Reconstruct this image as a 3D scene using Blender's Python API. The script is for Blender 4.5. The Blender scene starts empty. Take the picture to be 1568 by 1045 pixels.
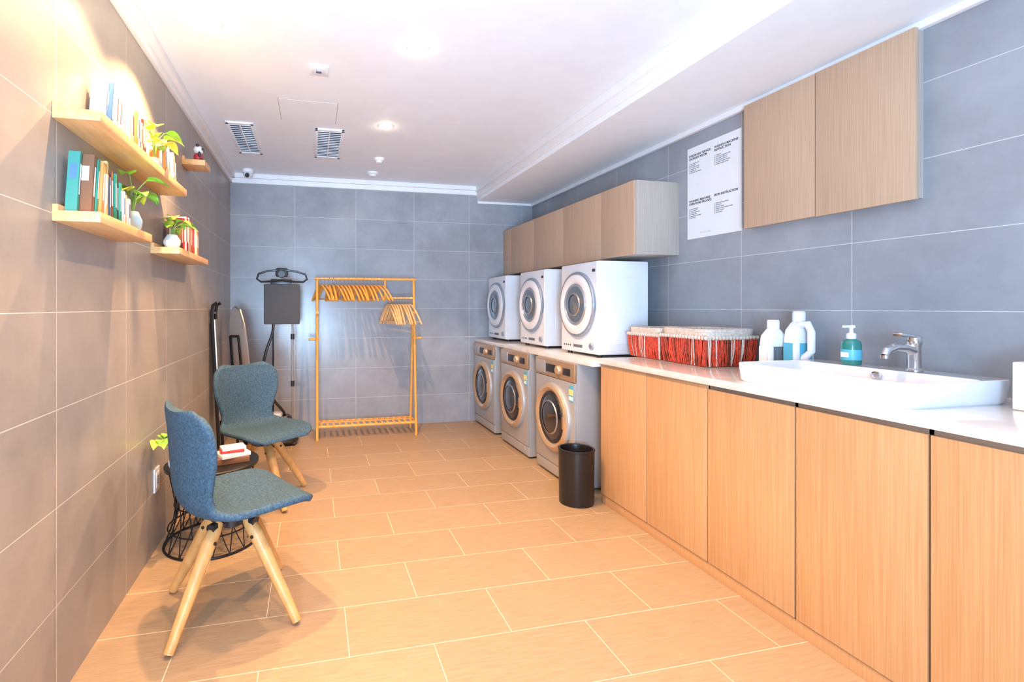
import bpy, bmesh, math, random
from mathutils import Vector, Matrix, Euler
random.seed(7)
S = bpy.context.scene
S.view_settings.view_transform = 'Standard'

# ------------------------------------------------------------------ materials
def _new(name):
    m = bpy.data.materials.new(name); m.use_nodes = True
    nt = m.node_tree; b = nt.nodes['Principled BSDF']
    return m, nt, b
def c4(c): return (c[0], c[1], c[2], 1)
def mat(name, col, rough=.5, metal=0, var=0, vscale=8, bump=0, bscale=200, emit=0, coat=0, trans=0, ecol=None):
    m, nt, b = _new(name)
    b.inputs['Base Color'].default_value = c4(col)
    b.inputs['Roughness'].default_value = rough
    b.inputs['Metallic'].default_value = metal
    b.inputs['Coat Weight'].default_value = coat
    b.inputs['Transmission Weight'].default_value = trans
    tc = nt.nodes.new('ShaderNodeTexCoord')
    n = nt.nodes.new('ShaderNodeTexNoise'); n.inputs['Scale'].default_value = vscale; n.inputs['Detail'].default_value = 4
    nt.links.new(tc.outputs['Object'], n.inputs['Vector'])
    v = max(var, .02)
    r = nt.nodes.new('ShaderNodeValToRGB')
    r.color_ramp.elements[0].position = .3; r.color_ramp.elements[1].position = .7
    r.color_ramp.elements[0].color = c4([x*(1-v) for x in col]); r.color_ramp.elements[1].color = c4([min(1, x*(1+v)) for x in col])
    nt.links.new(n.outputs['Fac'], r.inputs['Fac']); nt.links.new(r.outputs['Color'], b.inputs['Base Color'])
    if bump:
        n2 = nt.nodes.new('ShaderNodeTexNoise'); n2.inputs['Scale'].default_value = bscale
        nt.links.new(tc.outputs['Object'], n2.inputs['Vector'])
        bp = nt.nodes.new('ShaderNodeBump'); bp.inputs['Strength'].default_value = bump; bp.inputs['Distance'].default_value = .003
        nt.links.new(n2.outputs['Fac'], bp.inputs['Height']); nt.links.new(bp.outputs['Normal'], b.inputs['Normal'])
    if emit:
        b.inputs['Emission Color'].default_value = c4(ecol or col); b.inputs['Emission Strength'].default_value = emit
    return m
def wood(name, c1, c2, scale=(60, 60, 1.5), rough=.45):
    m, nt, b = _new(name)
    tc = nt.nodes.new('ShaderNodeTexCoord'); mp = nt.nodes.new('ShaderNodeMapping'); mp.inputs['Scale'].default_value = scale
    n = nt.nodes.new('ShaderNodeTexNoise'); n.inputs['Scale'].default_value = 1.6; n.inputs['Detail'].default_value = 5
    r = nt.nodes.new('ShaderNodeValToRGB'); r.color_ramp.elements[0].position = .35; r.color_ramp.elements[1].position = .65
    r.color_ramp.elements[0].color = c4(c1); r.color_ramp.elements[1].color = c4(c2)
    nt.links.new(tc.outputs['Object'], mp.inputs['Vector']); nt.links.new(mp.outputs['Vector'], n.inputs['Vector'])
    nt.links.new(n.outputs['Fac'], r.inputs['Fac']); nt.links.new(r.outputs['Color'], b.inputs['Base Color'])
    b.inputs['Roughness'].default_value = rough
    return m
def tile(name, axis, w, h, pu, pv, c1, c2, grout, offset, rough, mortar=.0016, streak=None):
    m, nt, b = _new(name)
    L = nt.links
    tc = nt.nodes.new('ShaderNodeTexCoord'); sp = nt.nodes.new('ShaderNodeSeparateXYZ'); cb = nt.nodes.new('ShaderNodeCombineXYZ')
    L.new(tc.outputs['Object'], sp.inputs[0])
    a, c = axis
    for i, (ax, ph) in enumerate(((a, pu), (c, pv))):
        ad = nt.nodes.new('ShaderNodeMath'); ad.operation = 'ADD'; ad.inputs[1].default_value = ph
        L.new(sp.outputs[ax], ad.inputs[0]); L.new(ad.outputs[0], cb.inputs[i])
    br = nt.nodes.new('ShaderNodeTexBrick'); br.offset = offset; br.offset_frequency = 2; br.squash = 1
    br.inputs['Scale'].default_value = 1; br.inputs['Mortar Size'].default_value = mortar; br.inputs['Mortar Smooth'].default_value = .1
    br.inputs['Brick Width'].default_value = w; br.inputs['Row Height'].default_value = h; br.inputs['Bias'].default_value = 0
    br.inputs['Color1'].default_value = c4(c1); br.inputs['Color2'].default_value = c4(c2); br.inputs['Mortar'].default_value = (1, 1, 1, 1)
    L.new(cb.outputs[0], br.inputs['Vector'])
    n = nt.nodes.new('ShaderNodeTexNoise'); n.inputs['Scale'].default_value = 3.0; n.inputs['Detail'].default_value = 8; n.inputs['Roughness'].default_value = .65
    if streak:
        mp = nt.nodes.new('ShaderNodeMapping'); mp.inputs['Scale'].default_value = streak
        L.new(tc.outputs['Object'], mp.inputs[0]); L.new(mp.outputs[0], n.inputs['Vector'])
    else: L.new(tc.outputs['Object'], n.inputs['Vector'])
    mr = nt.nodes.new('ShaderNodeMapRange'); mr.inputs[1].default_value = .3; mr.inputs[2].default_value = .7; mr.inputs[3].default_value = .84; mr.inputs[4].default_value = 1.14
    L.new(n.outputs['Fac'], mr.inputs[0])
    mx = nt.nodes.new('ShaderNodeVectorMath'); mx.operation = 'SCALE'
    L.new(br.outputs['Color'], mx.inputs[0]); L.new(mr.outputs[0], mx.inputs['Scale'])
    fm = nt.nodes.new('ShaderNodeMix'); fm.data_type = 'RGBA'
    L.new(br.outputs['Fac'], fm.inputs[0]); L.new(mx.outputs[0], fm.inputs[6]); fm.inputs[7].default_value = c4(grout)
    L.new(fm.outputs[2], b.inputs['Base Color'])
    b.inputs['Roughness'].default_value = rough
    bp = nt.nodes.new('ShaderNodeBump'); bp.inputs['Strength'].default_value = .3; bp.inputs['Distance'].default_value = .001; bp.invert = True
    L.new(br.outputs['Fac'], bp.inputs['Height']); L.new(bp.outputs['Normal'], b.inputs['Normal'])
    return m

GR = (.66, .66, .65)
M_wl = tile('wall_tile_right_cool_light', (1, 2), .604, .309, -1.79+.604*20, .004, (.305, .325, .36), (.33, .35, .385), GR, 0, .38, .0014)  # one tile on all walls; here cool light is painted in as blue
M_wleft = tile('wall_tile_left_warm_light', (1, 2), .604, .309, -1.79+.604*20, .004, (.34, .308, .275), (.365, .333, .30), (.68, .64, .58), 0, .38, .0014)  # same tile, with warm lamp light painted into tile and grout colour
M_wb = tile('wall_tile_back_cool_light', (0, 2), .615, .309, -.442+.615*20, .004, (.335, .35, .38), (.36, .375, .405), GR, 0, .24, .0015)  # same tile again, cool light painted into its bluish tone
M_fl = tile('floor_tile', (0, 1), .618, .302, -.13+.309+6.18, -1.79+3.02, (.40, .275, .165), (.43, .298, .18), (.78, .66, .48), .5, .40, .0016, (3, 40, 3))
M_white = mat('ceiling_paint', (.88, .91, .95), .7, bump=.05)
M_trim = mat('trim_paint', (.90, .91, .93), .5)
M_doorwood = wood('cabinet_veneer', (.46, .26, .12), (.56, .33, .165), (150, 150, 2))
M_upwood = wood('wall_cabinet_veneer', (.50, .34, .225), (.59, .415, .29), (150, 150, 2))
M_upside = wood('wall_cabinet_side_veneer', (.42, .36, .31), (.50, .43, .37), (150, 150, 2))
M_dark = mat('dark_gap', (.05, .04, .035), .6)
M_alu = mat('aluminium_strip', (.45, .42, .38), .35, .8)
M_marble = mat('marble_counter', (.72, .71, .70), .18, var=.07, vscale=12, coat=.3)
M_ceramic = mat('ceramic_white', (.74, .78, .83), .08, coat=.6)
M_chrome = mat('chrome', (.75, .75, .76), .12, 1)
M_whitep = mat('white_enamel', (.79, .82, .87), .25, coat=.3)
M_silver = mat('silver_enamel', (.42, .41, .405), .35, .25)
M_gold = mat('champagne_metal', (.50, .33, .20), .3, .5)
M_goldring = mat('champagne_ring', (.66, .46, .28), .25, .55)
M_ringgrey = mat('dryer_ring', (.38, .44, .52), .25, .6)
M_glass = mat('porthole_glass', (.015, .015, .02), .06, coat=1)
M_glassb = mat('porthole_glass_blue', (.10, .14, .19), .08, coat=1)
M_drum = mat('drum_metal', (.5, .5, .52), .3, .9)
M_black = mat('black_plastic', (.02, .02, .022), .35)
M_blackm = mat('black_powder_metal', (.015, .014, .014), .4, .3)
M_bin = mat('bin_black', (.012, .010, .010), .3)
M_fabric = mat('chair_fabric_blue', (.040, .092, .145), .85, var=.42, vscale=120, bump=.5, bscale=500)
M_leg = wood('chair_leg_oak', (.62, .32, .10), (.74, .41, .15), (20, 20, 8), .4)
M_bamboo = wood('bamboo', (.82, .38, .06), (.92, .47, .11), (20, 20, 20), .4)
M_hang2 = wood('hanger_light_wood', (.85, .52, .22), (.92, .62, .31), (20, 20, 20), .4)
M_shelf = wood('pine_shelf', (.70, .40, .16), (.82, .50, .23), (30, 3, 30), .4)
M_paper = mat('paper_white', (.82, .84, .87), .6)
M_ink = mat('ink', (.03, .04, .06), .6)
M_inkg = mat('ink_grey', (.14, .16, .19), .6)
M_red = mat('basket_red', (.58, .045, .01), .6, var=.5, vscale=60)
M_redd = mat('basket_weave_base', (.20, .035, .015), .8, var=.5, vscale=80)
M_linen = mat('basket_linen', (.60, .54, .47), .9, var=.2, vscale=90, bump=.8, bscale=200)
M_leaf = mat('leaf_green', (.20, .50, .05), .4, var=.35, vscale=30)
M_leafy = mat('leaf_lime', (.60, .75, .08), .4, var=.25, vscale=30)
M_stem = mat('stem_green', (.18, .35, .08), .5)
M_vase = mat('vase_blue', (.45, .62, .66), .25)
M_grey = mat('board_grey', (.08, .085, .095), .85, bump=.3)
M_green = mat('soap_green', (.015, .20, .18), .2, coat=.5)
M_label = mat('label_blue', (.10, .45, .62), .4)
M_emit = mat('downlight_lens', (1, .9, .75), .5, emit=80, ecol=(1, .76, .46))
M_slot = mat('vent_dark', (.12, .14, .18), .6)
M_tan = mat('ironing_cover', (.52, .46, .41), .8, bump=.3)
BK = {k: mat('book_'+k, c, .5) for k, c in dict(white=(.82, .83, .82), green=(.03, .30, .20), orange=(.75, .28, .08), brown=(.22, .10, .05), yellow=(.9, .7, .25), red=(.55, .03, .04), black=(.04, .04, .05), blue=(.10, .22, .42), tan=(.72, .52, .32), teal=(.06, .30, .24), cream=(.80, .74, .60)).items()}

# ------------------------------------------------------------------ builder
class B:
    def __init__(s): s.bm = bmesh.new(); s.mats = []
    def mi(s, m):
        if m not in s.mats: s.mats.append(m)
        return s.mats.index(m)
    def add(s, t, m, M=None, recalc=True):
        if M is not None: bmesh.ops.transform(t, matrix=M, verts=t.verts)
        if recalc: bmesh.ops.recalc_face_normals(t, faces=t.faces)
        i = s.mi(m)
        for f in t.faces: f.material_index = i; f.smooth = True
        me = bpy.data.meshes.new('t'); t.to_mesh(me); t.free(); s.bm.from_mesh(me); bpy.data.meshes.remove(me)
    def box(s, lo, hi, m, bev=0, rot=None, seg=2, pivot=None):
        lo, hi = Vector(lo), Vector(hi); c = (lo+hi)/2; d = hi-lo
        t = bmesh.new(); bmesh.ops.create_cube(t, size=1)
        bmesh.ops.scale(t, vec=[abs(v) for v in d], verts=t.verts)
        if bev: bmesh.ops.bevel(t, geom=t.edges[:], offset=bev, segments=seg, profile=.6, affect='EDGES')
        M = Matrix.Translation(c)
        if rot:
            R = Euler(rot).to_matrix().to_4x4(); p = Vector(pivot) if pivot else c
            M = Matrix.Translation(p) @ R @ Matrix.Translation(c-p)
        s.add(t, m, M)
    def sph(s, c, r, m, seg=20):
        t = bmesh.new(); bmesh.ops.create_uvsphere(t, u_segments=seg, v_segments=seg//2+2, radius=1)
        r = (r, r, r) if isinstance(r, (int, float)) else r
        s.add(t, m, Matrix.Translation(c) @ Matrix.Diagonal((*r, 1)))
    def lathe(s, o, ax, prof, m, seg=40):
        o = Vector(o); ax = Vector(ax).normalized()
        a = ax.orthogonal().normalized(); b = ax.cross(a)
        t = bmesh.new(); rings = []
        for r, h in prof:
            if r < 1e-6: rings.append([t.verts.new(o+ax*h)])
            else: rings.append([t.verts.new(o+ax*h+(a*math.cos(2*math.pi*k/seg)+b*math.sin(2*math.pi*k/seg))*r) for k in range(seg)])
        for A, C in zip(rings, rings[1:]):
            for k in range(seg):
                k2 = (k+1) % seg
                if len(A) == 1 and len(C) == 1: continue
                if len(A) == 1: t.faces.new((A[0], C[k], C[k2]))
                elif len(C) == 1: t.faces.new((A[k], A[k2], C[0]))
                else: t.faces.new((A[k], A[k2], C[k2], C[k]))
        s.add(t, m)
    def cyl(s, p0, p1, r, m, r1=None, seg=20):
        p0, p1 = Vector(p0), Vector(p1); L = (p1-p0).length; r1 = r if r1 is None else r1
        s.lathe(p0, p1-p0, [(0, 0), (r, 0), (r1, L), (0, L)], m, seg)
    def tube(s, pts, r, m, seg=8, closed=False, flat=1.0):
        pts = [Vector(p) for p in pts]; n = len(pts)
        rs = r if isinstance(r, (list, tuple)) else [r]*n
        t = bmesh.new(); rings = []; prev = None
        for i, p in enumerate(pts):
            if closed: T = pts[(i+1) % n]-pts[i-1]
            else: T = pts[min(i+1, n-1)]-pts[max(i-1, 0)]
            T.normalize()
            if prev is None: a = T.orthogonal().normalized()
            else:
                a = prev-T*prev.dot(T)
                a = a.normalized() if a.length > 1e-6 else T.orthogonal().normalized()
            prev = a; b = T.cross(a)
            rings.append([t.verts.new(p+(a*math.cos(2*math.pi*k/seg)+b*flat*math.sin(2*math.pi*k/seg))*rs[i]) for k in range(seg)])
        prs = list(zip(rings, rings[1:]))
        if closed: prs.append((rings[-1], rings[0]))
        for A, C in prs:
            for k in range(seg): t.faces.new((A[k], A[(k+1) % seg], C[(k+1) % seg], C[k]))
        if not closed: t.faces.new(rings[0]); t.faces.new(rings[-1])
        s.add(t, m)
    def ring(s, c, R, r, m, ax='z', n=40, seg=8):
        c = Vector(c); pts = []
        for k in range(n):
            a = 2*math.pi*k/n; u, v = R*math.cos(a), R*math.sin(a)
            pts.append(c+Vector((u, v, 0) if ax == 'z' else (0, u, v)))
        s.tube(pts, r, m, seg, True)
    def loft(s, secs, m, n=6, seg=56, cap0=True, cap1=True):
        t = bmesh.new(); rings = []
        for (cx, cy, z, rx, ry) in secs:
            R = []
            for k in range(seg):
                a = 2*math.pi*(k+.5)/seg; ca, sa = math.cos(a), math.sin(a)
                R.append(t.verts.new((cx+rx*math.copysign(abs(ca)**(2/n), ca), cy+ry*math.copysign(abs(sa)**(2/n), sa), z)))
            rings.append(R)
        for A, C in zip(rings, rings[1:]):
            for k in range(seg): t.faces.new((A[k], A[(k+1) % seg], C[(k+1) % seg], C[k]))
        if cap0: t.faces.new(rings[0])
        if cap1: t.faces.new(rings[-1])
        s.add(t, m)
    def leaf(s, base, d, L, W, m, droop=.5):
        base = Vector(base); d = Vector(d).normalized(); side = d.cross(Vector((0, 0, 1)))
        if side.length < .05: side = Vector((1, 0, 0))
        side.normalize(); t = bmesh.new(); rows = []
        for i in range(8):
            q = i/7; w = W*(math.sin(math.pi*min(1, q**.62))**.8 if 0 < q < 1 else .04)
            p = base+d*L*q+Vector((0, 0, -droop*L*q*q))
            rows.append([t.verts.new(p+side*w*k+Vector((0, 0, abs(k)*w*.35))) for k in (-1, -.5, 0, .5, 1)])
        for A, C in zip(rows, rows[1:]):
            for k in range(4): t.faces.new((A[k], A[k+1], C[k+1], C[k]))
        for v in t.verts: v.co.x = max(v.co.x, -.779)
        s.add(t, m, recalc=False)
    def done(s, name, parent=None, loc=None, rotz=0, ang=35):
        me = bpy.data.meshes.new(name); s.bm.to_mesh(me); s.bm.free()
        for m in s.mats: me.materials.append(m)
        me.set_sharp_from_angle(angle=math.radians(ang))
        o = bpy.data.objects.new(name, me); S.collection.objects.link(o)
        if loc: o.location = loc
        o.rotation_euler[2] = rotz
        if parent: o.parent = parent
        return o
def empty(name, loc, rotz=0):
    e = bpy.data.objects.new(name, None); S.collection.objects.link(e); e.location = loc; e.rotation_euler[2] = rotz; e.empty_display_size = .1
    return e
def simple(name, lo, hi, m, bev=0):
    b = B(); b.box(lo, hi, m, bev); return b.done(name)

XL, XR, YB, YF, H = -.785, 2.417, 5.2, -1.6, 2.56
# ------------------------------------------------------------------ room
simple('floor', (XL-.1, YF-.1, -.1), (XR+.1, YB+.1, 0), M_fl)
simple('ceiling', (XL-.1, YF-.1, H), (XR+.1, YB+.1, H+.1), M_white)
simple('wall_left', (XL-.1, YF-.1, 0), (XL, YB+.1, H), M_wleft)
simple('wall_right', (XR, YF-.1, 0), (XR+.1, YB+.1, H), M_wl)
simple('wall_back', (XL, YB, 0), (XR, YB+.1, H), M_wb)
simple('wall_front', (XL, YF-.1, 0), (XR, YF, H), M_trim)
b = B(); b.box((1.765, YF, 2.405), (XR, YB, H), M_white); b.box((1.735, YF, 2.50), (1.766, YB, H), M_trim, .004); b.box((1.752, YF, 2.44), (1.766, YB, 2.502), M_trim, .003); b.done('ceiling_soffit')
b = B(); b.box((XL, YF, 2.468), (XL+.022, YB, H), M_trim, .003); b.box((XL, YF, 2.515), (XL+.05, YB, H), M_trim, .004); b.done('trim_1')
b = B(); b.box((XL, YB-.022, 2.468), (1.765, YB, H), M_trim, .003); b.box((XL, YB-.05, 2.515), (1.74, YB, H), M_trim, .004); b.done('trim_2')
b = B(); b.box((XR-.03, YF, 2.372), (XR, YB, 2.405), M_trim, .004); b.done('trim_3')
b = B(); b.box((1.765, YB-.02, 2.38), (XR, YB, 2.405), M_trim, .004); b.done('trim_4')

# ------------------------------------------------------------------ base cabinets
b = B()
ys = [2.84, 2.393, 1.961, 1.531, 1.107, .68, .25, -.18, -.61, -1.04, -1.5]
b.box((1.812, -1.5, .0), (2.415, 2.84, .888), M_doorwood)
b.box((1.80, -1.5, 0), (1.815, 2.838, .055), M_doorwood, .002)
for i in range(len(ys)-1):
    g = .0025 if i not in (3,) else .005
    b.box((1.79, ys[i+1]+g, .062), (1.811, ys[i]-g, .885 if i < 2 else .868), M_doorwood, .0015)
    b.box((1.800, ys[i+1]-.006, .058), (1.813, ys[i+1]+.006, .888), M_dark)
b.box((1.80, -1.5, .868), (1.813, 1.961, .888), M_alu)
b.done('base_cabinet')
b = B(); b.box((1.772, -1.5, .8885), (XR-.001, 2.85, .922), M_marble, .003); b.done('countertop')
b = B(); b.box((1.738, 2.852, .8655), (XR-.001, YB-.001, .90), M_marble, .003); b.done('countertop')

# ------------------------------------------------------------------ wall cabinets
b = B()
b.box((2.088, 2.895, 1.597), (XR, YB, 2.09), M_upside, .002)
dy = [2.895, 3.28, 3.85, 4.42, 4.98, YB]
for a, c in zip(dy, dy[1:]):
    b.box((2.07, a+.002, 1.597), (2.087, c-.002, 2.088), M_upwood, .0015)
    b.box((2.08, c-.005, 1.6), (2.089, c+.003 if c < 5.1 else c, 2.085), M_dark)
b.done('wall_cabinet')
b = B()
b.box((2.378, 1.515, 1.69), (XR, 2.31, 2.375), M_upside)
b.box((2.358, 1.915, 1.686), (2.377, 2.318, 2.374), M_upwood, .0015)
b.box((2.354, 1.503, 1.682), (2.373, 1.909, 2.373), M_upwood, .0015)
b.done('wall_cabinet')

# ------------------------------------------------------------------ poster
P = empty('instruction_poster', (XR, 2.6, 1.99))
def child(o, p):
    o.parent = p; o.matrix_parent_inverse = Matrix.Translation(p.location).inverted()
bb = B(); bb.box((2.412, 2.388, 1.69), (2.4168, 2.812, 2.285), M_paper); child(bb.done('sheet'), P)
def text(s, y, z, size, m, name, bold=0):
    cu = bpy.data.curves.new(name, 'FONT'); cu.body = s; cu.size = size; cu.extrude = .0002; cu.space_line = 1.0; cu.offset = bold
    o = bpy.data.objects.new(name, cu); S.collection.objects.link(o); cu.materials.append(m)
    o.matrix_world = Matrix(((0, 0, -1, 2.4115), (-1, 0, 0, y), (0, 1, 0, z), (0, 0, 0, 1)))
    o.parent = P; o.matrix_parent_inverse = Matrix.Translation(P.location).inverted()
blocks = [(2.797, 2.225, 'BYRON SELF SERVICE\nLAUNDRY ROOM'), (2.588, 2.225, 'WASHING MACHINE\nINSTRUCTION'), (2.797, 1.93, 'WASHING MACHINE\nOPERATING PROCESS'), (2.588, 1.93, 'IRON INSTRUCTION')]
for i, (y, z, h) in enumerate(blocks):
    text(h, y, z, .019, M_ink, 'heading_%d' % (i+1), .0005)
    lines = []
    for k in range(6):
        lines.append('%d. ' % (k+1)+' '.join('omenu'[:random.randint(2, 5)] for _ in range(random.randint(2, 4))))
    text('\n'.join(lines), y, z-.048, .0115, M_inkg, 'body_%d' % (i+1), .0002)
text('( + )   ( - )   ( x )', 2.70, 1.72, .012, M_inkg, 'footer')

# ------------------------------------------------------------------ washers (front faces -x)
def washer(yc, name='washing_machine'):
    b = B(); F = 1.72; w = .298; T = .8655
    b.box((F+.012, yc-w, .015), (F+.60, yc+w, T), M_silver, .008)
    b.box((F, yc-w+.002, .10), (F+.02, yc+w-.002, T-.135), M_silver, .006)
    b.box((F+.004, yc-w+.002, .02), (F+.02, yc+w-.002, .095), M_silver, .005)
    b.box((F-.004, yc-w+.001, T-.132), (F+.02, yc+w-.001, T-.004), M_gold, .006)
    b.box((F-.008, yc+.13, T-.115), (F, yc+w-.015, T-.022), M_silver, .004)
    b.box((F-.007, yc-.03, T-.10), (F, yc+.115, T-.04), M_black, .003)
    b.box((F-.007, yc-.245, T-.095), (F-.001, yc-.14, T-.045), M_black, .003)
    b.lathe((F-.003, yc-.085, T-.068), (-1, 0, 0), [(.034, 0), (.034, .008), (.028, .022), (.024, .025), (0, .025)], M_goldring, 28)
    c = (F, yc, .445)
    b.lathe(c, (-1, 0, 0), [(.252, 0), (.252, .012), (.246, .022), (.238, .026)], M_silver, 56)
    b.lathe(c, (-1, 0, 0), [(.240, .024), (.232, .034), (.215, .040), (.205, .036), (.19, .026), (.182, .012)], M_goldring, 56)
    b.lathe(c, (-1, 0, 0), [(.186, .016), (.178, .030), (.165, .032), (.158, .026)], M_black, 56)
    b.lathe(c, (-1, 0, 0), [(.160, .026), (.12, .036), (.06, .042), (0, .044)], M_glass, 48)
    b.lathe((F-.028, yc, .445), (-1, 0, 0), [(.125, .006), (.120, .012), (.113, .012)], M_drum, 48)
    b.box((F-.042, yc-.215, .40), (F-.02, yc-.19, .49), M_gold, .006)
    b.box((F-.003, yc-.282, .60), (F+.001, yc-.222, .71), M_label); b.box((F-.004, yc-.280, .645), (F, yc-.224, .685), BK['yellow']); b.box((F-.0045, yc-.276, .61), (F, yc-.228, .635), M_paper)
    b.lathe((F+.004, yc-.2, .055), (-1, 0, 0), [(.03, 0), (.03, .003), (0, .003)], M_silver, 24)
    for sx in (.06, .54):
        for sy in (-.25, .25): b.cyl((F+sx, yc+sy, 0), (F+sx, yc+sy, .02), .022, M_black)
    return b.done(name)
for y in (3.335, 4.08, 4.86): washer(y)
def dryer(yc):
    b = B(); F = 1.88; w = .247; z0 = .9003; T = 1.565
    b.box((F+.01, yc-w, z0+.018), (F+.40, yc+w, T), M_whitep, .012)
    b.box((F, yc-w+.001, z0+.02), (F+.03, yc+w-.001, T-.003), M_whitep, .012, seg=3)
    c = (F, yc, z0+.365)
    b.lathe(c, (-1, 0, 0), [(.238, 0), (.238, .014), (.232, .022), (.222, .022), (.218, .016)], M_ringgrey, 56)
    b.lathe(c, (-1, 0, 0), [(.219, .014), (.215, .026), (.19, .036), (.165, .036), (.152, .028), (.148, .018)], M_whitep, 56)
    b.lathe(c, (-1, 0, 0), [(.15, .020), (.142, .032), (.134, .033), (.128, .026)], M_ringgrey, 56)
    b.lathe(c, (-1, 0, 0), [(.13, .026), (.09, .032), (0, .036)], M_glassb, 48)
    b.lathe((F-.03, yc, z0+.365), (-1, 0, 0), [(.085, .004), (.08, .01), (.072, .01)], M_drum, 48)
    b.box((F-.002, yc-.06, z0+.055), (F+.001, yc+.06, z0+.075), M_inkg)
    b.lathe((F, yc-.19, z0+.075), (-1, 0, 0), [(.022, 0), (.022, .012), (.018, .016), (0, .016)], M_ringgrey, 24)
    for k in range(4): b.box((F-.002, yc+.10+k*.03, z0+.06), (F+.001, yc+.112+k*.03, z0+.07), M_ink)
    b.box((F-.002, yc-.225, T-.075), (F+.001, yc-.19, T-.055), M_ink)
    b.box((F+.10, yc-w-.003, z0+.09), (F+.33, yc-w+.003, T-.11), M_whitep, .002)
    for sx in (.05, .36):
        for sy in (-.2, .2): b.cyl((F+sx, yc+sy, z0), (F+sx, yc+sy, z0+.022), .018, M_black)
    b.done('clothes_dryer')
for y in (3.275, 4.055, 4.91): dryer(y)

# ------------------------------------------------------------------ bin
b = B()
b.lathe((1.645, 2.885, 0), (0, 0, 1), [(0, 0), (.106, 0), (.108, .01), (.111, .335), (.114, .338), (.114, .345), (.110, .347), (.104, .345), (.100, .32), (.094, .02), (0, .02)], M_bin, 56)
b.ring((1.645, 2.885, .343), .106, .005, M_black)
b.done('waste_bin')

# ------------------------------------------------------------------ sink, faucet, bottles
b = B()
cy = 1.515
b.loft([(2.065, cy, .922, .222, .322), (2.065, cy, .93, .228, .328), (2.065, cy, .996, .234, .334), (2.065, cy, 1.003, .233, .333), (2.065, cy, 1.005, .230, .330),
        (2.015, cy, 1.003, .172, .318), (2.015, cy, .998, .168, .314), (2.015, cy, .955, .158, .30), (2.015, cy, .942, .14, .28), (2.015, cy, .938, .03, .03)], M_ceramic, n=18, seg=160)
b.lathe((2.015, cy, .939), (0, 0, 1), [(.028, 0), (.028, .003), (.018, .004), (0, .002)], M_chrome)
b.lathe((2.166, cy, .978), (-1, 0, 0), [(.016, -.004), (.016, .004), (.010, .005), (.009, 0), (0, 0)], M_chrome)
b.done('wash_basin')
b = B(); fx, fy, fz = 2.235, 1.43, 1.0045
b.lathe((fx, fy, fz), (0, 0, 1), [(0, 0), (.027, 0), (.027, .006), (.021, .012), (.021, .098), (.024, .105), (.024, .118), (0, .120)], M_chrome, 32)
b.tube([(fx, fy, fz+.075), (fx-.05, fy, fz+.09), (fx-.10, fy, fz+.092), (fx-.135, fy, fz+.080), (fx-.145, fy, fz+.062)], [.019, .0175, .016, .0145, .013], M_chrome, 16)
b.cyl((fx, fy, fz+.117), (fx, fy, fz+.131), .02, M_chrome)
b.box((fx-.085, fy-.016, fz+.128), (fx+.022, fy+.016, fz+.140), M_chrome, .004, rot=(0, .12, 0))
b.lathe((fx-.145, fy, fz+.064), (0, 0, -1), [(0, 0), (.014, 0), (.014, .012), (0, .012)], M_chrome)
b.done('basin_faucet')
b = B(); px, py, pz = 2.232, 1.655, 1.0048
b.lathe((px, py, pz), (0, 0, 1), [(0, 0), (.033, 0), (.035, .006), (.035, .085), (.030, .1), (.016, .108), (.014, .112)], M_green)
b.lathe((px, py, pz), (0, 0, 1), [(.0355, .02), (.0357, .022), (.0357, .062), (.0355, .064)], M_label)
b.box((px-.0375, py-.015, pz+.032), (px-.033, py+.015, pz+.052), M_paper)
b.lathe((px, py, pz+.108), (0, 0, 1), [(.016, 0), (.017, .002), (.017, .022), (.010, .026), (.007, .028), (.007, .045), (.014, .047), (.014, .058), (0, .06)], M_whitep, 24)
b.box((px-.042, py-.007, pz+.156), (px, py+.007, pz+.166), M_whitep, .003)
b.done('soap_dispenser')
def jug(x, y, h, r, hand, name='detergent_bottle'):
    b = B(); z = .9222
    b.loft([(x, y, z, r*.92, r*.55), (x, y, z+.01, r, r*.6), (x, y, z+h*.55, r, r*.6), (x, y, z+h*.70, r*.88, r*.56), (x, y, z+h*.80, r*.5, r*.45), (x, y, z+h*.84, .022, .022)], M_whitep, n=3.2)
    b.lathe((x, y, z+h*.83), (0, 0, 1), [(.022, 0), (.027, .002), (.027, h*.14), (.024, h*.17), (0, h*.17)], M_whitep, 28)
    if hand:
        b.tube([(x-.02, y-.02, z+h*.78), (x-.02, y-r*.95, z+h*.80), (x-.02, y-r*1.2, z+h*.68), (x-.02, y-r*1.2, z+h*.38), (x-.02, y-r*.6, z+h*.25)], [.018, .017, .016, .016, .018], M_whitep, 12)
    b.box((x-r*1.003, y-r*.36, z+h*.15), (x-r*.985, y+r*.36, z+h*.5), M_label if hand else M_paper)
    b.box((x-r*.6, y-r*.61, z+h*.15), (x+r*.5, y-r*.59, z+h*.5), M_label if hand else M_inkg)
    b.done(name)
jug(2.24, 2.03, .262, .062, False); jug(2.31, 1.955, .305, .066, True)
b = B(); b.box((2.17, 1.03, .9222), (2.35, 1.125, 1.075), BK['cream'], .006); b.box((2.19, 1.1245, .95), (2.33, 1.1258, 1.05), M_paper)
b.loft([(2.26, 1.08, 1.073, .05, .015), (2.26, 1.078, 1.092, .055, .02), (2.265, 1.082, 1.11, .03, .006)], M_paper, n=2); b.done('tissue_box')

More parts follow.
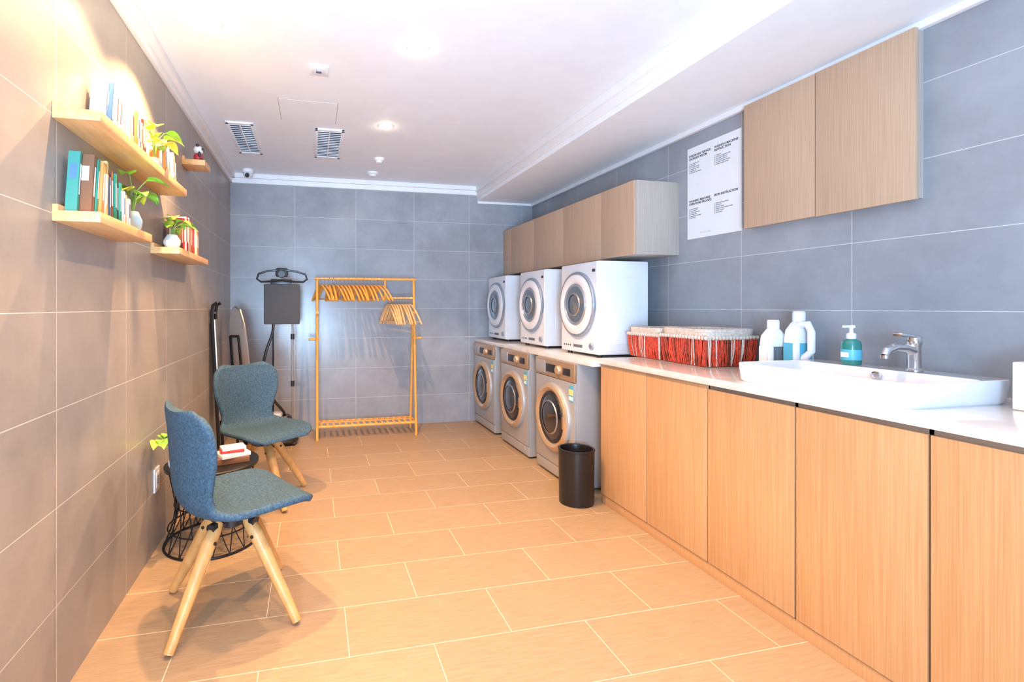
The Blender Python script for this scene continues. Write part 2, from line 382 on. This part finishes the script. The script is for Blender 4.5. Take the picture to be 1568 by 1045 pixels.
# ------------------------------------------------------------------ baskets
def basket(x0, x1, y0, y1, h, zb=.9222, sc=1):
    b = B(); cx, cy = (x0+x1)/2, (y0+y1)/2; rx, ry = (x1-x0)/2, (y1-y0)/2
    k = .9
    b.loft([(cx, cy, zb, rx*k, ry*k), (cx, cy, zb+h*.6, rx*.94, ry*.94), (cx, cy, zb+h*.7, rx*.94, ry*.94)], M_redd, n=7, seg=64, cap1=False)
    N = 170
    for i in range(N):
        pts = []
        q = (i+random.random()*.6)/N*4; side = int(q) % 4; f = (q-int(q))*2-1
        ux, uy = [(f, -1), (1, f), (-f, 1), (-1, -f)][side]
        j = random.uniform(-.07, .07)
        for zf, kk, jj in ((.02, k*1.01, j), (.35, .965, 0), (.80, .985, -j*.5)):
            pts.append((cx+(ux+(jj if abs(ux) < .97 else 0))*rx*kk, cy+(uy+(jj if abs(uy) < .97 else 0))*ry*kk, zb+h*zf))
        b.tube(pts, random.uniform(.0022, .0045), M_red if random.random() < .72 else M_linen if random.random() < .45 else M_redd, 5)
    b.loft([(cx, cy, zb+h*.76, rx*.985, ry*.985), (cx, cy, zb+h*.78, rx*1.0, ry*1.0), (cx, cy, zb+h*.95, rx*1.015, ry*1.015), (cx, cy, zb+h, rx*1.0, ry*1.0), (cx, cy, zb+h*.97, rx*.95, ry*.95), (cx, cy, zb+.03, rx*.84, ry*.84)], M_linen, n=7, seg=64, cap0=False)
    for i in range(60):
        q = i/60*4; side = int(q) % 4; f = (q-int(q))*2-1
        ux, uy = [(f, -1), (1, f), (-f, 1), (-1, -f)][side]
        b.sph((cx+ux*rx*.985, cy+uy*ry*.985, zb+h*.77), (.012, .012, .012), M_linen, 8)
    b.done('laundry_basket')
basket(2.05, 2.385, 2.255, 2.615, .205); basket(2.06, 2.385, 2.635, 2.945, .195)

# ------------------------------------------------------------------ chairs
def cr(P, n):
    out = []; m = len(P)
    for i in range(m-1):
        p0, p1, p2, p3 = P[max(i-1, 0)], P[i], P[i+1], P[min(i+2, m-1)]
        for k in range(n):
            t = k/n
            out.append([.5*((2*b_)+(-a+c)*t+(2*a-5*b_+4*c-d)*t*t+(-a+3*b_-3*c+d)*t**3) for a, b_, c, d in zip(p0, p1, p2, p3)])
    out.append(list(P[-1])); return out
def chair(loc, face, legang):
    E = empty('swivel_chair', (loc[0], loc[1], 0), 0)
    E.rotation_euler[2] = face
    prof = [(.262, .426, .150, .0), (.255, .438, .205, .005), (.20, .455, .240, .012), (.09, .453, .250, .018), (-.03, .443, .245, .025), (-.11, .440, .225, .035),
            (-.170, .465, .195, .045), (-.198, .53, .185, .055), (-.205, .60, .205, .06), (-.208, .68, .232, .062), (-.212, .76, .236, .058), (-.218, .815, .222, .048), (-.220, .845, .19, .035), (-.221, .855, .15, .03)]
    rows = cr(prof, 4); t = bmesh.new(); G = []; C = 16
    for i, (x, z, w, cu) in enumerate(rows):
        a = rows[max(i-1, 0)]; c = rows[min(i+1, len(rows)-1)]
        T = Vector((c[0]-a[0], 0, c[1]-a[1])).normalized(); N = Vector((T.z, 0, -T.x))
        if N.z < 0 and abs(N.z) > abs(N.x): N = -N
        if i > len(rows)*.45 and N.x < 0: N = -N
        G.append([t.verts.new(Vector((x, s*w, z))+N*cu*abs(s)**2.2) for s in [(-1+2*k/C) for k in range(C+1)]])
    for A, D in zip(G, G[1:]):
        for k in range(C): t.faces.new((A[k], A[k+1], D[k+1], D[k]))
    bb = B(); bb.add(t, M_fabric); o = bb.done('seat_shell', E, ang=180)
    sm = o.modifiers.new('sol', 'SOLIDIFY'); sm.thickness = .032; sm.offset = 0
    ss = o.modifiers.new('sub', 'SUBSURF'); ss.levels = 2; ss.render_levels = 2
    bb = B()
    bb.lathe((0, 0, .35), (0, 0, 1), [(0, 0), (.045, 0), (.045, .04), (.03, .045), (.03, .07), (0, .07)], M_black, 28)
    bb.box((-.11, -.09, .412), (.11, .09, .426), M_black, .004)
    for k in range(4):
        a = legang-face+k*math.pi/2; d = Vector((math.cos(a), math.sin(a), 0))
        bb.tube([Vector((0, 0, .375))+d*.02, Vector((0, 0, .375))+d*.12], .02, M_black, 8)
    bb.done('swivel_bracket', E)
    for k in range(4):
        a = legang-face+k*math.pi/2; d = Vector((math.cos(a), math.sin(a), 0))
        bb = B()
        top = d*.075+Vector((0, 0, .385)); mid = d*.125+Vector((0, 0, .325)); foot = d*.318+Vector((0, 0, .0125))
        pts = [top, top.lerp(mid, .5), mid, mid.lerp(foot, .5), foot]
        bb.tube(pts, [.020, .027, .029, .024, .018], M_leg, 14)
        perp = Vector((-d.y, d.x, 0))
        bb.cyl(mid-perp*.032, mid+perp*.032, .007, M_black, seg=12)
        bb.done('leg_%d' % (k+1), E)
    return E
chair((-.325, 2.195), math.radians(30), math.radians(57))
chair((-.325, 3.40), math.radians(-51.5), math.radians(31))

# ------------------------------------------------------------------ wire side table
tx, ty = -.52, 2.86
b = B(); Z = .43
for z, R, r in ((.006, .235, .006), (.10, .215, .004), (.22, .185, .004), (.34, .20, .004), (Z-.03, .215, .006)):
    b.ring((tx, ty, z), R, r, M_blackm, n=48, seg=6)
def hyp(a, f):
    pts = []
    for k in range(9):
        q = k/8; z = .006+(Z-.036)*q; R = .18+(.055 if q < .5 else .035)*abs(q*2-1)**1.6
        pts.append((tx+R*math.cos(a+f*q), ty+R*math.sin(a+f*q), z))
    return pts
for k in range(18):
    a = 2*math.pi*k/18
    b.tube(hyp(a, .55), .003, M_blackm, 5); b.tube(hyp(a, -.55), .003, M_blackm, 5)
b.lathe((tx, ty, Z-.028), (0, 0, 1), [(0, 0), (.225, 0), (.234, .004), (.235, .018), (.230, .022), (0, .022)], M_blackm, 56)
b.done('wire_side_table')
zt = Z-.0055
b = B()
b.box((tx+.02, ty-.09, zt), (tx+.18, ty+.04, zt+.03), BK['brown'], .002, rot=(0, 0, .3)); b.box((tx+.03, ty-.09, zt+.031), (tx+.18, ty+.03, zt+.05), BK['white'], .002, rot=(0, 0, .5)); b.box((tx+.04, ty-.07, zt+.051), (tx+.16, ty+.02, zt+.062), BK['red'], .002, rot=(0, 0, .2))
b.box((tx+.045, ty-.06, zt+.063), (tx+.165, ty+.02, zt+.078), BK['white'], .002, rot=(0, 0, .35))
b.done('magazine_stack')

# ------------------------------------------------------------------ plants
def plant(x, y, z, pot, n, L, name, leafm, spread=.11, up=.12, seed=1, pr=.032, ph=.06, by=0, bx=0):
    random.seed(seed); b = B()
    b.lathe((x, y, z), (0, 0, 1), [(0, 0), (pr*.7, 0), (pr, ph*.3), (pr*1.05, ph*.55), (pr*.75, ph*.85), (pr*.6, ph), (pr*.5, ph), (pr*.5, ph*.85), (0, ph*.8)], pot, 28)
    for k in range(n):
        a = 2*math.pi*k/n+random.uniform(-.4, .4)
        dx, dy = math.cos(a), math.sin(a)
        if dx < 0: dx *= .15
        s = random.uniform(.4, 1)*spread; u = up*random.uniform(.4, 1.1)
        p1 = Vector((x, y, z+ph*.8)); p3 = Vector((x+dx*s+bx, y+dy*s+by, z+ph+u)); p2 = Vector((x+dx*s*.35+bx*.3, y+dy*s*.35+by*.3, z+ph+u*.7))
        b.tube([p1, p2, p3], .0018, M_stem, 5)
        b.leaf(p3, (dx+.05, dy, .25), L*random.uniform(.8, 1.15), L*.36, random.choice(leafm), .5)
    b.done(name)
plant(-.705, 2.50, 1.8703, BK['white'], 9, .095, 'potted_plant', [M_leafy, M_leafy, M_leaf], .06, .12, 3)
plant(-.70, 2.205, 1.5503, M_vase, 9, .09, 'potted_plant', [M_leaf, M_leafy], .055, .13, 5, pr=.034, ph=.08)
plant(-.705, 2.80, 1.5503, BK['white'], 10, .085, 'potted_plant', [M_leaf, M_leaf, M_leafy], .05, .08, 8, pr=.04, ph=.07)
plant(-.68, 2.755, zt+.0005, BK['white'], 9, .085, 'potted_plant', [M_leaf, M_leafy], .05, .13, 11, pr=.03, ph=.07, by=-.06, bx=-.045)

# ------------------------------------------------------------------ shelves and books
def shelf(y0, y1, z, d=.135):
    b = B(); b.box((XL, y0, z-.034), (XL+d, y1, z), M_shelf, .003); b.box((XL, y0+.002, z-.001), (XL+.016, y1-.002, z+.02), M_shelf, .002); b.done('floating_shelf')
shelf(1.76, 2.87, 1.87); shelf(1.76, 2.28, 1.55); shelf(2.72, 3.43, 1.55); shelf(3.33, 3.5, 2.165)
def books(y, z, L):
    b = B()
    for th, h, d, c, lean in L:
        x0 = XL+.0175; R = (lean, 0, 0) if lean else None; z1 = z+.0004
        pv = (x0, y if lean > 0 else y+th, z1)
        b.box((x0, y, z1), (x0+d, y+th*.12, z1+h), BK[c], 0, rot=R, pivot=pv)
        b.box((x0, y+th*.88, z1), (x0+d, y+th, z1+h), BK[c], 0, rot=R, pivot=pv)
        b.box((x0+d-.002, y, z1), (x0+d, y+th, z1+h), BK[c], .0005, rot=R, pivot=pv)
        b.box((x0+.002, y+.001, z1+.003), (x0+d-.002, y+th-.001, z1+h-.003), BK['white'], 0, rot=R, pivot=pv)
        b.box((x0+d-.001, y+th*.3, z1+h*.3), (x0+d+.0006, y+th*.7, z1+h*.8), BK['white'] if c not in ('white', 'cream', 'yellow') else BK[random.choice(['blue', 'black', 'red'])], 0, rot=R, pivot=pv)
        b.box((x0+d*.2, y-.0006, z1+h*.55), (x0+d*.8, y+.001, z1+h*.8), BK[random.choice(['tan', 'orange', 'cream', 'blue'])], 0, rot=R, pivot=pv)
        y += th+.002+abs(math.sin(lean))*.004
    b.done('books')
random.seed(4)
books(1.97, 1.87, [(.016, .20, .05, 'white', -.16), (.012, .195, .065, 'blue', -.16), (.018, .185, .075, 'white', -.15), (.014, .17, .08, 'white', -.14), (.012, .18, .085, 'cream', -.13), (.02, .16, .085, 'white', -.12), (.012, .17, .08, 'teal', -.1), (.02, .155, .09, 'white', -.08), (.014, .16, .09, 'tan', -.05), (.018, .15, .09, 'white', -.04), (.016, .145, .10, 'orange', -.02), (.014, .15, .10, 'white', 0), (.016, .13, .10, 'blue', 0), (.018, .12, .10, 'cream', 0), (.012, .14, .10, 'red', 0)])
books(2.60, 1.87, [(.014, .16, .07, 'white', 0), (.012, .175, .08, 'orange', 0), (.018, .165, .08, 'cream', .05), (.016, .185, .08, 'tan', .14), (.014, .165, .085, 'cream', .14), (.016, .14, .10, 'white', .14), (.014, .13, .10, 'orange', .13), (.012, .10, .10, 'white', .12)])
books(1.80, 1.55, [(.014, .205, .035, 'teal', -.14), (.02, .20, .07, 'brown', -.14), (.012, .19, .075, 'green', -.13), (.018, .185, .085, 'orange', -.12), (.012, .15, .09, 'tan', -.1), (.016, .195, .07, 'white', -.05), (.014, .20, .08, 'yellow', -.04), (.012, .15, .085, 'blue', 0), (.020, .175, .085, 'brown', 0), (.016, .17, .09, 'green', 0), (.012, .155, .09, 'black', 0), (.016, .145, .095, 'green', 0), (.018, .12, .10, 'white', 0), (.016, .11, .10, 'tan', 0), (.018, .10, .105, 'white', 0)])
books(2.93, 1.55, [(.02, .16, .08, 'brown', 0), (.018, .185, .085, 'red', 0), (.014, .195, .09, 'white', 0), (.02, .2, .09, 'red', 0), (.016, .19, .09, 'black', 0), (.02, .20, .09, 'white', 0), (.022, .165, .10, 'brown', 0), (.02, .19, .09, 'red', 0), (.016, .17, .09, 'cream', 0), (.02, .15, .10, 'red', 0), (.026, .15, .11, 'tan', .08), (.024, .145, .11, 'orange', .08)])
b = B(); x, y, z = -.705, 3.41, 2.1665
b.sph((x, y, z+.031), (.028, .03, .031), BK['red']); b.sph((x, y, z+.078), (.03, .033, .028), BK['white'])
for s in (-1, 1):
    b.sph((x, y+s*.024, z+.103), .011, BK['black'], 12); b.sph((x+.027, y+s*.012-.004, z+.082), (.006, .008, .009), BK['black'], 12); b.sph((x+.02, y+s*.022, z+.012), (.014, .012, .012), BK['black'], 12); b.sph((x+.012, y+s*.03, z+.045), (.01, .01, .018), BK['black'], 12)
b.sph((x+.031, y, z+.072), .004, BK['black'], 8); b.done('panda_figurine')
b = B(); b.box((XL, 2.77, .30), (XL+.008, 2.856, .42), M_whitep, .003); b.box((XL+.007, 2.79, .32), (XL+.010, 2.836, .40), M_paper, .002)
for dz in (.34, .36, .375): b.box((XL+.0095, 2.805, dz), (XL+.0105, 2.82, dz+.004), M_black)
b.done('power_outlet')

# ------------------------------------------------------------------ garment rack
b = B(); yT = 4.88
for x in (.045, .985):
    b.tube([(x, 4.735, .0), (x, yT-.008, 1.53)], .0125, M_bamboo, 10)
    b.tube([(x, 5.03, .0), (x, yT+.02, 1.20)], .0115, M_bamboo, 10)
    b.tube([(x, 4.75, .115), (x, 5.02, .115)], .011, M_bamboo, 8)
    s = -1 if x < .5 else 1
    b.cyl((x-s*.02, 4.83, .94), (x+s*.065, 4.83, .94), .011, M_bamboo); b.sph((x+s*.065, 4.83, .94), .014, M_bamboo, 12)
    b.box((x-.015, 4.80, 1.18), (x+.015, 4.925, 1.205), M_bamboo, .003)
b.tube([(.02, yT-.008, 1.52), (1.01, yT-.008, 1.52)], .0125, M_bamboo, 12)
b.tube([(.70, yT+.01, 1.335), (.985, yT-.03, 1.335)], .010, M_bamboo, 10); b.tube([(.70, yT+.01, 1.32), (.70, yT-.005, 1.52)], .009, M_bamboo, 8)
for y in (4.775, 5.0): b.tube([(.045, y, .118), (.985, y, .118)], .012, M_bamboo, 8)
for k in range(16):
    x = .085+k*.0575; b.box((x-.012, 4.775, .120), (x+.012, 5.0, .131), M_bamboo, .002)
b.box((.04, 4.88, .128), (.99, 4.897, .136), M_bamboo, .002)
b.done('garment_rack')
def hanger(b, x, y, z, yaw, m, dr=.0):
    R = Matrix.Rotation(yaw, 3, 'Z'); o = Vector((x, y, z))
    f = lambda u, w: o+R @ Vector((0, u, w))
    hk = [f(.0145*math.cos(t), .0145*math.sin(t)) for t in [math.radians(a) for a in range(-20, 200, 24)]]
    hk = [f(-.0, -.075), f(0, -.045), f(.008, -.025), f(.0145, -.008)]+hk[1:]
    b.tube(hk, .0022, M_chrome, 5)
    pts = [f(-.205, -.20-dr), f(-.17, -.165-dr*.8), f(-.10, -.108-dr*.4), f(-.03, -.074), f(0, -.068), f(.03, -.074), f(.10, -.108-dr*.4), f(.17, -.165-dr*.8), f(.205, -.20-dr)]
    b.tube(pts, [.012, .015, .0155, .0155, .0155, .0155, .0155, .015, .012], m, 8, flat=.55)
    b.tube([f(-.185, -.183-dr*.9), f(.185, -.183-dr*.9)], .006, m, 6)
b = B(); random.seed(2)
for k in range(17): hanger(b, .085+k*.0365, yT-.008, 1.52+.0005, math.radians(15+random.uniform(-9, 9)), M_bamboo, .015)
b.done('clothes_hangers')
b = B()
for k in range(9): hanger(b, .735+k*.027, yT+.004-.0038*k, 1.335-.002, math.radians(14+random.uniform(-9, 9)), M_hang2, .055)
b.done('clothes_hangers')

# ------------------------------------------------------------------ garment steamer
b = B(); sx, sy = -.27, 4.72
b.loft([(sx, sy, .02, .13, .12), (sx, sy, .04, .15, .14), (sx, sy, .14, .14, .13), (sx, sy, .22, .10, .09), (sx, sy, .26, .07, .06)], M_black, n=3)
b.lathe((sx-.05, sy-.02, .25), (0, 0, 1), [(0, 0), (.06, 0), (.06, .03), (.05, .04), (0, .04)], M_whitep, 24)
for wx in (-.11, .11):
    for wy in (-.09, .09): b.cyl((sx+wx-.01, sy+wy, .02), (sx+wx+.01, sy+wy, .02), .02, M_black)
b.tube([(sx+.095, sy, .15), (sx+.095, sy+.0, 1.5)], .009, M_alu, 10)
b.tube([(sx-.075, sy, .15), (sx-.075, sy, 1.5)], .008, M_blackm, 10)
for z in (.52, .95): b.cyl((sx+.095, sy, z), (sx+.095, sy, z+.05), .017, M_black)
b.box((sx-.155, sy-.035, 1.09), (sx+.16, sy-.005, 1.455), M_grey, .014, seg=3)
b.box((sx-.1, sy-.01, 1.44), (sx+.1, sy+.03, 1.50), M_black, .01)
b.tube([(sx-.215, sy-.02, 1.50), (sx-.20, sy-.02, 1.545), (sx-.13, sy-.02, 1.57), (sx, sy-.02, 1.585), (sx+.13, sy-.02, 1.57), (sx+.21, sy-.02, 1.545), (sx+.222, sy-.02, 1.50), (sx+.19, sy-.02, 1.475), (sx+.08, sy-.02, 1.48), (sx, sy-.02, 1.49), (sx-.08, sy-.02, 1.48), (sx-.18, sy-.02, 1.475)], .0095, M_black, 8, closed=True)
b.lathe((sx, sy-.05, 1.545), (0, 1, 0), [(0, 0), (.03, 0), (.034, .02), (.034, .05), (0, .055)], M_black, 20)
b.box((sx-.055, sy-.03, 1.52), (sx+.055, sy, 1.60), M_black, .02)
hose = [(sx-.07, sy-.03, 1.09), (sx-.08, sy-.06, 1.0), (sx-.13, sy-.08, .85), (sx-.15, sy-.09, .70), (sx-.12, sy-.1, .52), (sx-.05, sy-.1, .40), (sx+.02, sy-.06, .30), (sx+.02, sy-.0, .24)]
b.tube([tuple(p) for p in cr(hose, 4)], .0125, M_black, 10)
b.done('garment_steamer')

# ------------------------------------------------------------------ folded ironing boards leaning on left wall
b = B()
Mx = Matrix.Translation((-.545, 4.55, 0)) @ Matrix.Rotation(math.radians(-4.5), 4, 'Y') @ Matrix.Rotation(math.radians(35), 4, 'Z')
def T(p): return Mx @ Vector(p)
t = bmesh.new()
outl = [(-.13, .12), (-.14, .3), (-.14, .9), (-.12, 1.1), (-.07, 1.22), (0, 1.25), (.07, 1.22), (.12, 1.1), (.14, .9), (.14, .3), (.13, .12)]
va = [t.verts.new(T((0.012, u, z))) for u, z in outl]; vb = [t.verts.new(T((-.012, u, z))) for u, z in outl]
t.faces.new(va); t.faces.new(vb[::-1])
for k in range(len(outl)): t.faces.new((va[k], va[(k+1) % len(outl)], vb[(k+1) % len(outl)], vb[k]))
b.add(t, M_tan)
b.tube([T((.0, u, z)) for u, z in outl], .012, M_alu, 8, closed=True)
for u in (-.10, .10): b.tube([T((-.035, u, .012)), T((-.035, u*.7, 1.0))], .011, M_blackm, 8)
b.tube([T((-.035, -.15, .012)), T((-.035, .15, .012))], .012, M_blackm, 8)
b.tube([T((-.035, -.07, 1.0)), T((-.035, .07, 1.0))], .011, M_blackm, 8); b.tube([T((-.035, 0, .5)), T((0, 0, .5))], .012, M_blackm, 8)
b.done('folded_ironing_board')
b = B()
x0 = -.765
for y in (4.16, 4.32): b.tube([(x0+.06, y, .01), (x0, y, 1.2), (x0+.01, y, 1.26), (x0+.04, y, 1.28)], .013, M_blackm, 8)
for z in (.1, .5, .9, 1.2): b.tube([(x0+.06-.05*z, 4.16, z), (x0+.06-.05*z, 4.32, z)], .009, M_alu, 8)
b.box((x0+.02, 4.17, .35), (x0+.045, 4.31, 1.15), M_alu, .006, rot=(0, -.05, 0))
b.done('folded_drying_rack')

# ------------------------------------------------------------------ ceiling fixtures
def vent(x0, x1, y0, y1):
    b = B(); z = H
    b.box((x0+.015, y0+.015, z-.004), (x1-.015, y1-.015, z+.0), M_slot)
    for a in (((x0, y0), (x1, y0+.03)), ((x0, y1-.03), (x1, y1)), ((x0, y0), (x0+.022, y1)), ((x1-.022, y0), (x1, y1))):
        b.box((a[0][0], a[0][1], z-.012), (a[1][0], a[1][1], z), M_trim, .002)
    n = 16
    for k in range(n):
        y = y0+.045+(y1-y0-.09)*k/(n-1); b.box((x0+.02, y-.008, z-.010), (x1-.02, y+.004, z-.006), M_trim, rot=(.5, 0, 0))
    b.box(((x0+x1)/2-.004, y0+.03, z-.012), ((x0+x1)/2+.004, y1-.03, z-.004), M_trim)
    b.done('ceiling_vent')
vent(-.60, -.41, 3.73, 4.46); vent(.02, .235, 3.73, 4.44)
b = B()
for a, c in (((-.212, 3.25), (-.206, 3.62)), ((.158, 3.25), (.164, 3.62)), ((-.212, 3.25), (.164, 3.256)), ((-.212, 3.614), (.164, 3.62))): b.box((a[0], a[1], H-.0008), (c[0], c[1], H), M_upside)
b.box((-.208, 3.254, H-.002), (.160, 3.616, H), M_white); b.done('ceiling_access_panel')
b = B(); b.box((-.018, 2.755, H-.010), (.088, 2.865, H), M_trim, .003); b.box((.0, 2.775, H-.014), (.07, 2.845, H-.009), M_whitep, .002); b.box((.02, 2.80, H-.018), (.05, 2.82, H-.013), M_inkg, .001); b.done('motion_sensor')
for y, s in ((4.85, 1.0), (4.38, .8)):
    b = B(); b.lathe((.575, y, H), (0, 0, -1), [(0, 0), (.055*s, 0), (.055*s, .012), (.045*s, .022), (.035*s, .026), (.03*s, .04), (0, .042)], M_trim, 32); b.done('smoke_detector')
b = B(); b.lathe((-.60, 5.02, H), (0, 0, -1), [(0, 0), (.05, 0), (.05, .03), (.045, .035)], M_trim, 32); b.sph((-.60, 5.02, H-.04), .043, M_whitep); b.lathe((-.60, 4.99, H-.055), (0, -1, -.5), [(.02, 0), (.02, .025), (.0, .027)], M_black, 20); b.done('dome_camera')

WARM = (1, .56, .24)
def downlight(x, y, P=55, size=112, col=WARM, z=H, blend=.35):
    b = B(); b.lathe((x, y, z), (0, 0, -1), [(.055, 0), (.052, .004), (.042, .005), (.040, .002)], M_trim, 32); b.lathe((x, y, z-.001), (0, 0, -1), [(.041, 0), (.038, .008), (.028, .014), (0, .017)], M_emit, 32)
    o = b.done('downlight')
    l = bpy.data.lights.new('spot', 'SPOT'); l.energy = P; l.spot_size = math.radians(size); l.spot_blend = blend; l.color = col; l.shadow_soft_size = .02
    q = bpy.data.objects.new('downlight_lamp', l); S.collection.objects.link(q); q.location = (x, y, z-.03); q.parent = o
for x, y, p in ((-.46, 2.46, 190), (.52, 2.46, 95), (.52, 3.59, 110), (-.46, 1.9, 85), (-.46, .7, 85), (.52, 1.33, 80), (.52, .2, 50)): downlight(x, y, p)

def area(name, loc, d, sx, sy, P, col, spread=180):
    l = bpy.data.lights.new(name, 'AREA'); l.shape = 'RECTANGLE'; l.size = sx; l.size_y = sy; l.energy = P; l.color = col; l.spread = math.radians(spread)
    o = bpy.data.objects.new(name, l); S.collection.objects.link(o); o.location = loc; o.rotation_euler = Vector(d).to_track_quat('-Z', 'Y').to_euler()
area('bounce_fill', (-.35, -1.2, 1.1), (.7, .9, .65), .7, .8, 88, (.46, .71, 1))  # added fill lamp, unseen behind the camera, aimed up and to the right
area('cool_fill', (-.3, -1.5, 1.5), (.5, 1, .12), .8, 1.4, 66, (.46, .71, 1))  # added cool fill behind the camera; no window stands here
area('ceiling_fill', (.0, -1.5, .7), (.12, 1, .36), .9, .8, 38, (.46, .71, 1), 75)  # unseen low fill, added to brighten the ceiling

w = bpy.data.worlds.new('World'); S.world = w; w.use_nodes = True
w.node_tree.nodes['Background'].inputs[0].default_value = (.7, .8, 1, 1); w.node_tree.nodes['Background'].inputs[1].default_value = .5

cam = bpy.data.cameras.new('Camera'); co = bpy.data.objects.new('Camera', cam); S.collection.objects.link(co); S.camera = co
co.location = (0, 0, 1.25); co.rotation_euler = (math.radians(90), 0, math.radians(-13.0))
cam.sensor_width = 36; cam.lens = 36*762/1568; cam.shift_x = .0829; cam.shift_y = -.0336; cam.clip_start = .03
